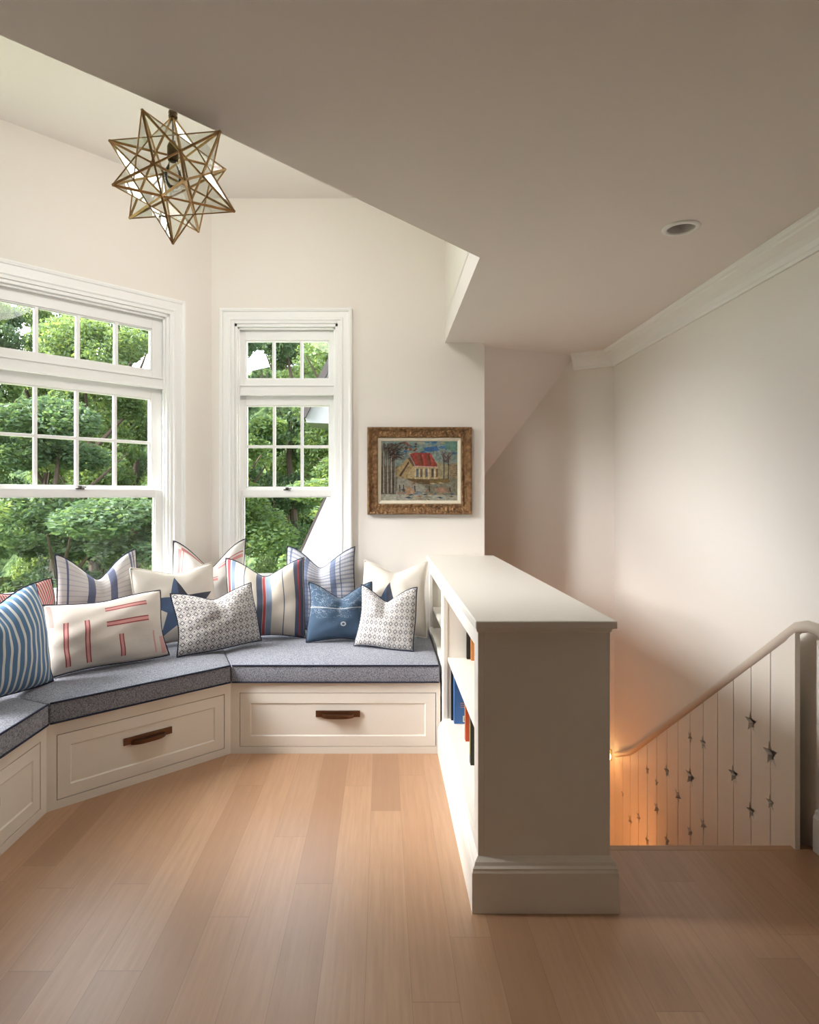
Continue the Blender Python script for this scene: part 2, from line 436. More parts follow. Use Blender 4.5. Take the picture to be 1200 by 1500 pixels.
bm = bmesh.new(); bx(bm, -.02, 1.95, -.14, 0, -3, 2.55, F_w2); structure(obj('wall_stairwell_far', bm, M['wall']))
structure(box('wall_stairwell_left', -.14, 0, 4.34, 5.55, -3, 2.55, M['wall']))
structure(box('wall_stair_side', .60, .745, 2.39, 4.2, -3, -.06, M['wall']))
structure(box('wall_landing', .60, 1.66, 2.30, 2.385, -3, -.06, M['wall']))
# floor
bm = bmesh.new(); prism(bm, [(-2.331, -3), (1.66, -3), (1.66, 2.372), (.70, 2.372), (.70, 4.2), (-1.151, 4.2), (-2.331, 3.02)], -.06, 0)
structure(obj('floor', bm, M['floor']))
structure(box('floor_lower', -.1, 1.66, 2.39, 5.5, -3.06, -3, M['floor']))
# ceilings
E1, E2, E3, E4 = (.423, 2.70), (-.555, 1.677), (-.858, 1.397), (-2.40, -.145)
A_, B_ = (.69, 4.28), (1.425, 4.59)
bm = bmesh.new(); prism(bm, [(-2.40, -3.1), (1.75, -3.1), (1.75, 4.42), B_, A_, (.69, 4.21), (.423, 4.21), E1, E2, E3, E4], ZC, ZC+.16)
ceil = structure(obj('ceiling', bm, M['ceil']))
bm = bmesh.new(); prism(bm, [(-2.45, -.6), (.70, 2.4), (.70, 4.34), (-1.2, 4.34), (-2.45, 3.1)], ZH, ZH+.1)
structure(obj('ceiling_bay', bm, M['ceil']))
bm = bmesh.new()
bx(bm, .423, .52, 2.66, 4.21, ZC+.155, ZH+.1)
for a, b in ((E1, E2), (E2, E3), (E3, E4)):
    a, b = Vector(a), Vector(b); d = (b-a).normalized(); n = Vector((-d.y, d.x))
    if n.y > 0: n = -n
    prism(bm, [tuple(a), tuple(b), tuple(b+n*.09), tuple(a+n*.09)], ZC+.155, ZH+.1)
structure(obj('wall_bay_drop', bm, M['wall']))
structure(box('ceiling_stairwell', -.14, 1.8, 4.22, 5.7, 2.552, 2.65, M['ceil']))
# sloped ceiling over the stairs, falling away from the edge of the flat ceiling
bm = bmesh.new()
a = Vector((*A_, ZC)); b = Vector((*B_, ZC)); e = (b-a).normalized(); n = Vector((-e.y, e.x, 0))
P = Vector((.832, 4.928, 1.545)); tt = (P-a).dot(n); dv = (n*tt+Vector((0, 0, P.z-ZC))).normalized()
b2 = b + e*.30; q1 = Vector((-.12, 4.345, 0)); q1.z = ZC - (q1-a).dot(n)*(ZC-P.z)/tt
up = Vector((0, 0, .06))
q = [a, b2, b2+dv*1.9, q1+dv*1.4, q1]
lo = [bm.verts.new(v) for v in q]; hi = [bm.verts.new(v+up+n*.06) for v in q]
bm.faces.new(lo); bm.faces.new(hi[::-1])
for i in range(5): bm.faces.new((lo[i], hi[i], hi[(i+1) % 5], lo[(i+1) % 5]))
structure(obj('ceiling_slope', bm, M['ceil']))

# crown moulding along the right wall and round its corner
crown = [(0, ZC-.105), (.012, ZC-.105), (.016, ZC-.092), (.022, ZC-.088), (.030, ZC-.068), (.048, ZC-.048), (.072, ZC-.034),
         (.078, ZC-.030), (.080, ZC-.020), (.092, ZC-.016), (.098, ZC-.010), (.100, ZC-.0005), (0, ZC-.0005)]
bm = bmesh.new()
p_end = W2o + W2d*.285
sweep(bm, [(1.66, -2.99), (1.66, 4.45), (p_end.x, p_end.y)], crown)
structure(obj('trim_crown', bm, M['trim'], bevel=0))
base = [(0, 0), (.020, 0), (.020, .128), (.014, .140), (.012, .152), (.004, .158), (0, .158)]
bm = bmesh.new(); sweep(bm, [(1.66, -2.99), (1.66, 2.372)], base)
structure(obj('baseboard_right', bm, M['trim'], bevel=.002))
bm = bmesh.new(); sweep(bm, [(-2.331, .9), (-2.331, -2.99)], base)
structure(obj('baseboard_left', bm, M['trim'], bevel=.002))

# ------------------------------------------------------------------ windows
def window(name, F, o, side, npane):
    s0, s1, z0, z1 = o
    root = bmesh.new()   # jambs, head, sill and the bar between the two sashes and the transom
    bx(root, s0, s0+.018, 0, TH, z0, z1, F); bx(root, s1-.018, s1, 0, TH, z0, z1, F)
    bx(root, s0, s1, 0, TH, z1-.02, z1, F); bx(root, s0, s1, .0, TH+.03, z0, z0+.018, F)
    bx(root, s0, s1, .032, TH, 2.045, 2.10, F)
    bx(root, s0, s1, .022, .05, 2.036, 2.046, F); bx(root, s0, s1, .022, .05, 2.098, 2.108, F)
    bx(root, s0+.018, s0+.030, .020, .032, z0, z1, F); bx(root, s1-.030, s1-.018, .020, .032, z0, z1, F)
    bx(root, s0+.018, s1-.018, .020, .032, z1-.034, z1-.02, F)
    r = structure(obj(name, root, M['trim'], bevel=.002))
    def sash(nm, x0, x1, y0, y1, za, zb, gx0, gx1, ga, gb, cols, rows, lock=False):
        bm = bmesh.new()
        bx(bm, x0, gx0, y0, y1, za, zb, F); bx(bm, gx1, x1, y0, y1, za, zb, F)
        bx(bm, gx0, gx1, y0, y1, za, ga, F); bx(bm, gx0, gx1, y0, y1, gb, zb, F)
        # glazing bead
        t = .008; ym = (y0+y1)/2
        for (a, b, c, d) in ((gx0, gx0+t, ga, gb), (gx1-t, gx1, ga, gb)): bx(bm, a, b, y0+.007, y1-.007, c, d, F)
        for (a, b, c, d) in ((gx0, gx1, ga, ga+t), (gx0, gx1, gb-t, gb)): bx(bm, a, b, y0+.0075, y1-.0075, c, d, F)
        so = obj(nm, bm, M['trim'], r, bevel=.0015)
        if cols > 1 or rows > 1:
            bm = bmesh.new()
            for i in range(1, cols):
                x = gx0+(gx1-gx0)*i/cols; bx(bm, x-.0095, x+.0095, y0+.006, y1-.006, ga, gb, F)
            for j in range(1, rows):
                z = ga+(gb-ga)*j/rows; bx(bm, gx0, gx1, y0+.0065, y1-.0065, z-.0095, z+.0095, F)
            obj('muntins', bm, M['trim'], so, bevel=.0015)
        bm = bmesh.new(); vs = [bm.verts.new(F @ Vector(c)) for c in ((gx0, ym, ga), (gx1, ym, ga), (gx1, ym, gb), (gx0, ym, gb))]
        bm.faces.new(vs); obj('glass', bm, M['glass'], so)
        if lock:
            xm = (x0+x1)/2; bm = bmesh.new()
            bx(bm, xm-.022, xm+.022, y0-.012, y0+.016, zb, zb+.006, F); lathe(bm, [(0, 0), (.011, 0), (.011, .012), (0, .013)], F @ Matrix.Translation((xm, y0+.002, zb+.006)), 14)
            bx(bm, xm-.004, xm+.030, y0-.018, y0-.006, zb+.008, zb+.014, F)
            obj('sash_lock', bm, M['lock'], so)
    a, b = s0+.0185, s1-.0185
    sash('transom_sash', a, b, .052, .098, 2.101, z1-.021, s0+side, s1-side, 2.150, z1-.099, npane, 1)
    sash('upper_sash', a, b, .070, .108, 1.345, 2.044, s0+side, s1-side, 1.408, 1.974, npane, 2)
    sash('lower_sash', a, b, .034, .069, z0+.019, 1.392, s0+side-.012, s1-side+.012, .815, 1.350, 1, 1, True)
    # casing with a back band, and stool
    bm = bmesh.new()
    prof = [(0, 0), (0, -.030), (.010, -.034), (.020, -.030), (.024, -.020), (.060, -.018), (.066, -.022), (.074, -.022), (.080, -.013), (.097, -.011), (.097, 0)]
    frame_sweep(bm, s0-.097, s1+.097, z0-.097, z1+.097, prof, F)
    obj('casing', bm, M['trim'], r)
    bm = bmesh.new(); bx(bm, s0-.11, s1+.11, -.05, .03, z0-.012, z0+.012, F)
    obj('stool', bm, M['trim'], r, bevel=.004)
    return r
window('window_1', F_ang, OA, .089, 4)
window('window_2', F_back, OB, .062, 3)
window('window_3_assumed', F_left, OL, .062, 3)

# ------------------------------------------------------------------ window seat and drawers
FR = [(.305, 3.266), (-.795, 3.266), (-1.434, 2.659), (-1.434, .95)]
WR = [(.305, 4.19), (-1.147, 4.19), (-2.322, 3.016), (-2.322, .95)]
ZB = .372
def off(p, d):   # shift a front outline outward (towards the room) by d
    out = []
    for i in range(len(p)):
        a = Vector(p[max(i-1, 0)]); b = Vector(p[i]); c = Vector(p[min(i+1, len(p)-1)])
        ns = []
        for u, v in ((a, b), (b, c)):
            if (v-u).length > 1e-6:
                t = (v-u).normalized(); ns.append(Vector((-t.y, t.x)))
        n = sum(ns, Vector((0, 0))).normalized(); k = 1/n.dot(ns[0]); out.append(tuple(b+n*d*k))
    return out
seat = empty('window_seat', (-1.2, 3.2, 0), 0, 'built-in cream window seat bench with drawers wrapping the bay under the windows', 'window seat')
def ch(o, root):   # keep world placement while parenting
    o.parent = root; o.matrix_parent_inverse = Matrix.Translation(root.location).inverted() if root.rotation_euler[2] == 0 else root.matrix_world.inverted()
    return o
def inner(p, d): return off(p, -d)
body = bmesh.new()
FI = off(FR, -.020)
prism(body, FI + WR[::-1], 0, ZB-.0)
ch(obj('bench_body', body, M['case']), seat)
# face frame with drawer openings, one per side
def side_frame(p, q):
    p, q = Vector(p), Vector(q); d = (p-q); L = d.length
    ang = math.atan2(d.y, d.x)   # local x from q to p, local y away from room
    return frame_at(tuple(q), ang), L
fr_bm = bmesh.new(); drawers = []
for i, (lm, rm, fake) in enumerate(((.047, .022, 0), (.040, .035, 0), (.75, .045, 0))):
    F, L = side_frame(FR[i], FR[i+1])
    x0, x1, za, zb = lm, L-rm, .036, .320
    if i == 2: x0 = L-rm-.80
    t = .0195
    bx(fr_bm, 0, x0, 0, t, 0, ZB, F); bx(fr_bm, x1, L, 0, t, 0, ZB, F)
    bx(fr_bm, x0, x1, 0, t, 0, za, F); bx(fr_bm, x0, x1, 0, t, zb, ZB, F)
    drawers.append((F, x0, x1, za, zb))
ch(obj('face_frame', fr_bm, M['case']), seat)
for i, (F, x0, x1, za, zb) in enumerate(drawers):
    g = .0036
    bm = bmesh.new()
    bx(bm, x0, x1, .016, .0192, za, zb, F); sh = ch(obj('shadow_gap', bm, M['dark']), seat)
    bm = bmesh.new(); x0 += g; x1 -= g; za += g; zb -= g
    s = .052
    prof = [(0, .001), (s, .001), (s+.002, .003), (s+.006, .005), (s+.006, .015), (0, .015)]
    frame_sweep(bm, x0, x1, za, zb, prof, F)
    bx(bm, x0+s+.005, x1-s-.005, .005, .014, za+s+.006, zb-s-.006, F)
    dr = ch(obj('drawer', bm, M['case']), seat)
    # ledge pull
    xm, zm = (x0+x1)/2, (za+zb)/2+.005 if i != 9 else 0
    zm = .212
    bm = bmesh.new()
    bx(bm, xm-.116, xm+.116, -.0035, .0075, zm-.019, zm+.013, F)
    N_ = 16; arc = []
    for k in range(N_+1):
        t = -1+2*k/N_; arc.append((xm+t*.085, -.004-.024*(1-abs(t)**3.5)))
    pts = [(xm-.085, -.002)] + arc[1:-1] + [(xm+.085, -.002)]
    prism(bm, pts, zm-.014, zm-.004, F)
    # hanging lip following the arc
    A_o = [(x, y) for x, y in pts]; A_i = [(xm+(x-xm)*.95, y+.004) for x, y in pts]
    for k in range(len(pts)-1):
        prism(bm, [A_o[k], A_o[k+1], A_i[k+1], A_i[k]], zm-.022-.012*0, zm-.012, F)
    h = obj('handle', bm, M['bronze'], dr); h.matrix_parent_inverse = Matrix(); h['label'] = 'dark bronze pull handle'

# seat cushions, three mitred sections
def cushion(i, label):
    fo = off(FR, .014)
    p0, p1 = Vector(fo[i]), Vector(fo[i+1]); w0, w1 = Vector(WR[i]), Vector(WR[i+1])
    if i == 0: p0.x -= .004; w0.x -= .004
    gap = .0014
    cx = (p0+p1+w0+w1)/4
    # pull the mitre sides in a hair
    def pull(a, b, s): d = (b-a).normalized(); return a+d*s
    P0, P1, W0, W1 = pull(p0, p1, gap), pull(p1, p0, gap), pull(w0, w1, gap), pull(w1, w0, gap)
    z0, z1 = ZB+.001, ZB+.104
    bm = bmesh.new(); n = 22; m = 12
    grid = {}
    def pt(u, v): return P0*(1-u)*(1-v)+P1*u*(1-v)+W0*(1-u)*v+W1*u*v
    for a in range(n+1):
        for b in range(m+1):
            u, v = a/n, b/m; p = pt(u, v)
            e = min(1, 6*v)*min(1, 8*(1-v))*min(1, 9*u+.35)*min(1, 9*(1-u)+.35)
            grid[a, b] = bm.verts.new((p.x, p.y, z1-.012+.016*e))
    low = {}
    rim = [(a, 0) for a in range(n+1)]+[(n, b) for b in range(1, m+1)]+[(a, m) for a in range(n-1, -1, -1)]+[(0, b) for b in range(m-1, 0, -1)]
    for k in rim:
        c = grid[k].co; low[k] = [bm.verts.new((c.x, c.y, z)) for z in ()] + [bm.verts.new((c.x, c.y, z0))]
    for a in range(n):
        for b in range(m): bm.faces.new((grid[a, b], grid[a+1, b], grid[a+1, b+1], grid[a, b+1]))
    for k in range(len(rim)):
        k1 = rim[(k+1) % len(rim)]; k0 = rim[k]
        bm.faces.new((grid[k0], low[k0][0], low[k1][0], grid[k1]))
    bm.faces.new([low[k][0] for k in rim])
    root = obj('seat_cushion', bm, M['cushion'], bevel=.008, smooth=True, seg=3)
    root.data.polygons[0].use_smooth = True
    tag(root, label, 'cushion', 'bench seat cushions')
    for zz in (z1-.010, z0+.006):
        bm = bmesh.new(); pts = []
        for k in range(n+1):
            p = pt(.003+.994*k/n, 0); d = (P1-P0).normalized(); nn = Vector((-d.y, d.x))
            q = p+nn*.001; pts.append((q.x, q.y, zz))
        tube(bm, pts, .0042, 6); obj('piping', bm, M['piping'], root, smooth=True)
    return root
cushion(0, 'blue-grey tweed seat cushion section in front of the back window, beside the bookcase')
cushion(1, 'blue-grey tweed seat cushion section on the angled bench under the wide window')
cushion(2, 'blue-grey tweed seat cushion section at the left edge under the striped blue pillow')

# ------------------------------------------------------------------ pillows
def pillow(name, loc, yaw, wd, ht, th, mat, label, pipe='piping', chop=.10, lean=14, ears=.05, roll=0, seed=0, cat='pillow', group=None, back=None, chopx=0.0):
    rnd = random.Random(seed); n = 34
    bm = bmesh.new(); uvl = bm.loops.layers.uv.new('UVMap')
    wob = [rnd.uniform(-1, 1) for _ in range(8)]
    def shape(a, b):
        """outline position of parameter (a,b) in [-1,1]^2: sides bow in, corners stay as ears"""
        x = a*wd/2*(1-ears*(1-b*b)*abs(a)**3)
        z = b*ht/2*(1-ears*.8*(1-a*a)*abs(b)**3)
        # chopped top: crease falling from the upper edge
        top = max(0, (b+.25)/1.25)
        dx = (a-chopx)
        z -= chop*ht*(max(0, 1-(math.sqrt(dx*dx+.012)-.11)/.92)**1.45)*top**1.5
        x += chop*wd*.30*(-a)*top**2*math.exp(-((abs(a)-.55)/.5)**2)*.6
        # base squashed flat on the seat
        if b < -.55: z -= .012*(1-a*a)*((-b-.55)/.45)*0
        z += .006*math.sin(3*a+wob[0]*3)*b; x += .006*math.sin(3*b+wob[1]*3)
        return x, z
    V = {}
    for s in (1, -1):
        for i in range(n+1):
            for j in range(n+1):
                a, b = -1+2*i/n, -1+2*j/n
                edge = i in (0, n) or j in (0, n)
                if edge and s == -1: V[s, i, j] = V[1, i, j]; continue
                x, z = shape(a, b)
                t = (max(0, 1-abs(a)**2.3)*max(0, 1-abs(b)**2.3))**.55
                top = max(0, (b+.2)/1.2)
                t *= 1 - .45*math.exp(-((a-chopx)/.16)**2)*top*min(1, chop*4)
                t *= 1 + .25*math.exp(-((abs(a)-.38)/.25)**2)*math.exp(-((b-.35)/.35)**2)*min(1, chop*4)
                wr = .005*math.sin(6*a+4*b+wob[2]*4)+.0018*math.sin(12*b-7*a+wob[3]*5)+.003*math.sin(13*a*b+wob[4]*5)
                y = -s*(th/2*t + (wr if not edge else 0)*t)
                y += -.018*(1-abs(a))*b*0
                V[s, i, j] = bm.verts.new((x, y, z))
    for s in (1, -1):
        for i in range(n):
            for j in range(n):
                q = [(i, j), (i+1, j), (i+1, j+1), (i, j+1)]
                f = bm.faces.new([V[s, a, b] for a, b in q]); f.smooth = True
                for l, (a, b) in zip(f.loops, q): l[uvl].uv = (a/n, b/n) if s == 1 else (1-a/n, b/n)
    # settle: lean back, roll, then rest the lowest point on the seat
    R = Matrix.Rotation(math.radians(-lean), 4, 'X') @ Matrix.Rotation(math.radians(roll), 4, 'Y')
    for v in bm.verts: v.co = R @ v.co
    zm = min(v.co.z for v in bm.verts)
    for v in bm.verts: v.co.z -= zm
    rim = [(i, 0) for i in range(n)]+[(n, j) for j in range(n)]+[(i, n) for i in range(n, 0, -1)]+[(0, j) for j in range(n, 0, -1)]
    pts = [V[1, i, j].co.copy() for i, j in rim]
    yo = sum(v.co.y for v in bm.verts if v.co.z < .02)/max(1, sum(1 for v in bm.verts if v.co.z < .02))
    for v in bm.verts: v.co.y -= yo
    pts = [Vector((p.x, p.y-yo, p.z)) for p in pts]
    o = obj(name, bm, mat)
    o.location = loc; o.rotation_euler = (0, 0, math.radians(yaw))
    tag(o, label, cat, group)
    bm = bmesh.new(); tube(bm, pts, .0036, 6, closed=True)
    obj('piping', bm, M[pipe], o, smooth=True)
    return o
SZ = ZB+.112
pillow('throw_pillow', (-.715, 3.79, SZ), 6, .50, .485, .18, M['pillow_wide_stripe'], 'cream pillow with navy and red vertical stripes in the middle of the back bench', 'piping', 0.20, 13, .07, seed=1)
pillow('throw_pillow', (-.405, 4.05, SZ), -4, .47, .545, .14, M['pillow_plaid'], 'tall slate blue banded pillow behind the navy pillow, against the back window', 'piping', 0.25, 7, .06, seed=2)
pillow('throw_pillow', (-.25, 3.71, SZ), 3, .40, .345, .14, M['pillow_chart'], 'small navy pillow with a thin white line and a small ring', 'piping', 0.22, 15, .08, seed=3)
pillow('throw_pillow', (.068, 3.85, SZ), -10, .41, .455, .15, M['pillow_star2'], 'cream pillow with a navy star in the corner beside the bookcase', 'pipewhite', 0.12, 12, .06, seed=4)
pillow('throw_pillow', (.015, 3.55, SZ), -20, .36, .365, .13, M['pillow_diamond'], 'small grey diamond print pillow on the right, leaning before the star pillow', 'piping', 0.25, 16, .08, seed=5)
pillow('throw_pillow', (-.915, 3.50, SZ), 34, .49, .355, .15, M['pillow_diamond'], 'grey diamond print pillow at the bend of the bench', 'piping', 0.20, 16, .07, roll=-3, seed=6)
pillow('throw_pillow', (-1.095, 3.98, SZ), 22, .48, .58, .11, M['pillow_lines'], 'white pillow with red lines standing tall in the corner between two windows', 'piping', 0.27, 8, .07, seed=7)
pillow('throw_pillow', (-1.185, 3.645, SZ), 38, .50, .455, .13, M['pillow_star'], 'cream pillow with a large navy star behind the lumbar pillow', 'pipewhite', 0.07, 14, .05, seed=8)
pillow('throw_pillow', (-1.385, 3.17, SZ), 43, .60, .350, .15, M['pillow_dash'], 'long cream lumbar pillow with short red double stripes', 'piping', 0.04, 17, .05, roll=-1, seed=9)
pillow('throw_pillow', (-1.575, 3.485, SZ), 42, .46, .565, .13, M['pillow_blue_band'], 'tall grey pillow with navy bands against the wide window', 'piping', 0.27, 9, .07, seed=10)
pillow('throw_pillow', (-1.79, 3.09, SZ), 62, .44, .435, .12, M['pillow_red_thin'], 'thin red striped pillow showing only its corner behind the blue striped pillow', 'piping', 0.10, 12, .05, seed=11)
pillow('throw_pillow', (-1.625, 2.68, SZ), 74, .52, .465, .18, M['pillow_blue_stripe'], 'large blue and white ticking stripe pillow at the left edge', 'piping', 0.15, 12, .05, seed=12)
pillow('throw_pillow', (-2.0, 2.72, SZ), 72, .46, .42, .12, M['pillow_red_wide'], 'wide red and cream striped pillow at the far left against the side window', 'piping', 0.08, 8, .05, seed=13)

# ------------------------------------------------------------------ bookcase
case = empty('bookcase', (.53, 2.02, 0), 0, 'low cream bookcase half wall with flat top between the window seat and the stairs', 'bookcase')
XF, XB, YN, YE = .313, .745, 2.035, 4.19
bm = bmesh.new(); bx(bm, XF+.02, XB, YN, YN+.022, .0, .92); ch(obj('end_panel', bm, M['case'], bevel=.0015), case)
bm = bmesh.new(); bx(bm, XB-.02, XB, YN+.022, YE, -.30, .92); ch(obj('back_panel', bm, M['case']), case)
bm = bmesh.new()   # dividers, deck and inner lining
bx(bm, XF+.02, XB-.02, 3.175, 3.26, .0, .92); bx(bm, XF+.02, XB-.02, 4.12, YE, .37, .92)
bx(bm, XF+.02, XB-.02, 2.057, 2.075, .0, .92)
bx(bm, XF+.02, XB-.02, 2.075, 3.175, 0, .217)
bx(bm, XF+.02, XB-.02, 3.26, 4.12, .37, .48)
bx(bm, XF+.02, XB-.02, 2.075, 4.12, .89, .92)
ch(obj('carcass', bm, M['case']), case)
bm = bmesh.new()   # face frame on the room side
for y0, y1, z0, z1 in ((YN, 2.115, 0, .92), (3.172, 3.264, 0, .92), (3.264, 3.30, .48, .92), (4.10, YE, .48, .92), (2.115, 3.172, .848, .92), (3.30, 4.10, .848, .92), (2.115, 3.172, 0, .217), (3.264, YE, .376, .49)):
    bx(bm, XF, XF+.02, y0, y1, z0, z1)
ch(obj('face_frame', bm, M['case'], bevel=.001), case)
bm = bmesh.new(); bx(bm, XF+.022, XB-.021, 2.076, 3.171, .508, .528); ch(obj('shelf', bm, M['case'], bevel=.001), case)
bm = bmesh.new(); bx(bm, XF+.022, XB-.021, 3.262, 4.119, .60, .618); ch(obj('shelf', bm, M['case'], bevel=.001), case)
bm = bmesh.new()
prof = [(0, .917), (.004, .917), (.010, .921), (.011, .926), (.011, .929), (.011, .945), (-.43, .945), (-.43, .917)]
# top slab with a small cove beneath its edge
bx(bm, .298, .751, 1.985, YE+.005, .926, .952)
tp = ch(obj('top', bm, M['case'], bevel=.004), case)
bm = bmesh.new()
cove = [(0, .905), (.004, .908), (.006, .918), (.009, .924), (.010, .9285), (0, .9285)]
sweep(bm, [(XB, YE), (XB, YN), (XF, YN), (XF, YE)][::-1], [(-o, z) for o, z in cove][::-1])
ch(obj('cove_moulding', bm, M['case']), case)
pl = [(0, 0), (.022, 0), (.022, .130), (.019, .138), (.019, .143), (.014, .150), (.011, .160), (.004, .170), (0, .176)]
bm = bmesh.new()
sweep(bm, [(XB, 2.372), (XB, YN), (XF, YN), (XF, 2.628)][::-1], [(-o, z) for o, z in pl][::-1])
sweep(bm, [(XF, 2.631), (XF, 3.262)][::-1], [(-o, z) for o, z in pl][::-1]) if False else sweep(bm, [(XF, 2.631), (XF, 3.262)], [(o, z) for o, z in pl])
ch(obj('plinth', bm, M['case']), case)

# books
def book(x, y, z, wdt, thk, ht, cover, label, rz=0, extra=None):
    """spine towards -x, covers towards -y / +y"""
    r = empty('book', (x, y, z), math.radians(rz), label, 'book')
    bm = bmesh.new(); c = .003
    bx(bm, 0, wdt, 0, c, 0, ht); bx(bm, 0, wdt, thk-c, thk, 0, ht); bx(bm, -.001, c, 0, thk, 0, ht)
    obj('cover', bm, cover, r, bevel=.001)
    bm = bmesh.new(); bx(bm, c, wdt-.005, c, thk-c, .004, ht-.004); obj('pages', bm, M['pipewhite'], r)
    if extra: extra(r, wdt, ht)
    return r
bl = flat('blue_book_cloth', '#3a68a0', .4); og = flat('orange_book_cloth', '#c4512f', .5); bk = flat('black_book_cloth', '#1d1a16', .4)
gr = flat('dark_green_book_cloth', '#2a2a1c', .45); tn = flat('tan_book_cloth', '#c58348', .5); wt = flat('label_white', '#e8e4dc', .6)
def barcode(r, wdt, ht):
    bm = bmesh.new(); bx(bm, .042, .078, -.0012, 0, .010, .040)
    lb = obj('label', bm, wt, r)
    bm = bmesh.new(); x = .046
    rr = random.Random(3)
    while x < .073:
        t = rr.choice((.0008, .0014)); bx(bm, x, x+t, -.0018, -.0012, .015, .036); x += t+rr.choice((.0009, .0016))
    obj('bars', bm, bk, lb)
    bm = bmesh.new()
    for k in range(3): bx(bm, .030, .076-.006*k, -.0012, 0, .082+.010*k, .0842+.010*k)
    obj('print_lines', bm, tn, r)
def spine_print(r, wdt, ht):
    bm = bmesh.new()
    bx(bm, -.0022, -.001, .006, .022, .04, .17)
    obj('spine_title', bm, flat('spine_ink', '#8e8a55', .6), r)
ZL = .2172
book(.350, 3.146, ZL, .17, .022, .270, bk, 'thin black-spined book behind the blue book on the lower shelf')
book(.360, 3.098, ZL, .19, .042, .262, bl, 'blue book with a white barcode label on the lower shelf', extra=barcode)
book(.386, 2.875, ZL, .17, .034, .245, og, 'orange-red book standing between the blue and the dark book', extra=spine_print)
book(.373, 2.620, ZL, .18, .036, .270, gr, 'dark green-black book nearest the near end of the lower shelf', extra=spine_print)
book(.428, 3.140, .5285, .17, .020, .24, bk, 'black book at the far end of the upper shelf')
book(.446, 3.112, .5285, .16, .024, .22, tn, 'tan-orange book in front of the black book on the upper shelf')

# ------------------------------------------------------------------ painting
pic = empty('painting', (.2505, 4.199, 1.521), 0, 'framed painting of a red-roofed house in a carved gilt frame on the back wall', 'painting')
hw, hh = .3505, .293
def carved():
    N = NT('carved_gilt_wood', .42, .5); N.b.inputs['Metallic'].default_value = .35
    p = N.obj(); v = N.n('ShaderNodeTexVoronoi'); N.set(v.inputs['Vector'], p); v.inputs['Scale'].default_value = 55
    n = N.noise(p, 70, 4, .7); n2 = N.noise(p, 28, 3, .6)
    N.color(N.mix(N.math('MULTIPLY_ADD', n2, 2.2, -.65, clamp=True), (.115, .052, .018, 1), (.34, .19, .08, 1)))
    N.bump(N.math('ADD', n, v.outputs[0]), .9, .012); return N.m
bm = bmesh.new()
prof = [(0, 0), (0, -.030), (.004, -.037), (.010, -.040), (.016, -.037), (.022, -.030), (.034, -.024), (.046, -.022), (.056, -.026), (.062, -.030), (.068, -.028), (.071, -.018), (.071, 0)]
frame_sweep(bm, -hw, hw, -hh, hh, prof)
obj('frame', bm, carved(), pic)
bm = bmesh.new(); frame_sweep(bm, -hw+.070, hw-.070, -hh+.070, hh-.070, [(0, 0), (0, -.018), (.006, -.020), (.020, -.013), (.024, -.009), (.024, 0)])
obj('liner', bm, flat('linen_liner', (.62, .56, .44), .8, 0, .3, .1), pic)
cw, chh = hw-.093, hh-.093
def brush():
    cache = {}
    def mk(h):
        if h not in cache:
            N = NT('oil_paint_'+h, .45, .4); p = N.obj(); c = srgb('#'+h); g_ = (c[0]+c[1]+c[2])/3; c = tuple((x*.85+g_*.15)*.62 for x in c[:3])+(1,)
            f = N.noise(p, 55, 4, .7)
            N.color(N.mix(N.math('MULTIPLY_ADD', f, 2.6, -.8, clamp=True), tuple(x*.55 for x in c[:3])+(1,), tuple(min(1, x*1.35+.01) for x in c[:3])+(1,)))
            N.bump(f, .5, .003); cache[h] = N.m
        return cache[h]
    return mk
mk = brush()
mats = []; midx = {}
cb = bmesh.new(); layer = [0]
def T(x, y):   # painting coordinates taken over a 685 x 550 field, y down
    return ((x/685-.5)*2*cw, (.5-y/550)*2*chh)
def poly(pts, h, curl=None):
    if h not in midx: midx[h] = len(mats); mats.append(mk(h))
    layer[0] += 1; y = -.0065-.00004*layer[0]
    P = [T(*p) for p in pts]
    f = cb.faces.new([cb.verts.new((a, y, b)) for a, b in P]); f.material_index = midx[h]
def stroke(pts, w, h):
    for (x0, y0), (x1, y1) in zip(pts, pts[1:]):
        d = math.hypot(x1-x0, y1-y0) or 1; nx, ny = -(y1-y0)/d*w/2, (x1-x0)/d*w/2
        poly([(x0+nx, y0+ny), (x1+nx*.8, y1+ny*.8), (x1-nx*.8, y1-ny*.8), (x0-nx, y0-ny)], h)
rn = random.Random(11)
poly([(0, 0), (685, 0), (685, 550), (0, 550)], '8f8a72')
poly([(0, 0), (685, 0), (685, 230), (0, 230)], '8fa39a')
for k in range(22):
    x, y = rn.uniform(150, 660), rn.uniform(5, 130); w_, h_ = rn.uniform(40, 110), rn.uniform(10, 26)
    poly([(max(0, x-w_/2), y), (x, max(2, y-h_)), (min(684, x+w_/2), y-3), (x+5, y+h_)], rn.choice(['4e8f9e', '3a78a8', 'b9b99c', '2f6ea6', '77a596', 'c3b592']))
poly([(380, 60), (500, 45), (520, 85), (430, 100), (390, 90)], '2f6ea6'); poly([(560, 0), (685, 0), (685, 110), (600, 80)], '6fa08c')
poly([(610, 210), (685, 200), (685, 350), (600, 340)], 'a8916a'); poly([(500, 190), (610, 220), (610, 350), (500, 350)], 'b5a678')
poly([(135, 260), (235, 160), (300, 250), (300, 360), (140, 330)], 'b99b62'); poly([(235, 155), (260, 150), (310, 245), (300, 260)], '7a5433')
poly([(160, 320), (245, 185), (250, 205), (175, 330)], '5a4326')
poly([(290, 230), (505, 235), (520, 350), (240, 350), (235, 300)], 'c7ab74')
for x in (315, 350, 395, 450, 490): poly([(x, 255), (x+20, 255), (x+20, 330), (x, 335)], rn.choice(['574a3d', '7f6642', '6b7280']))
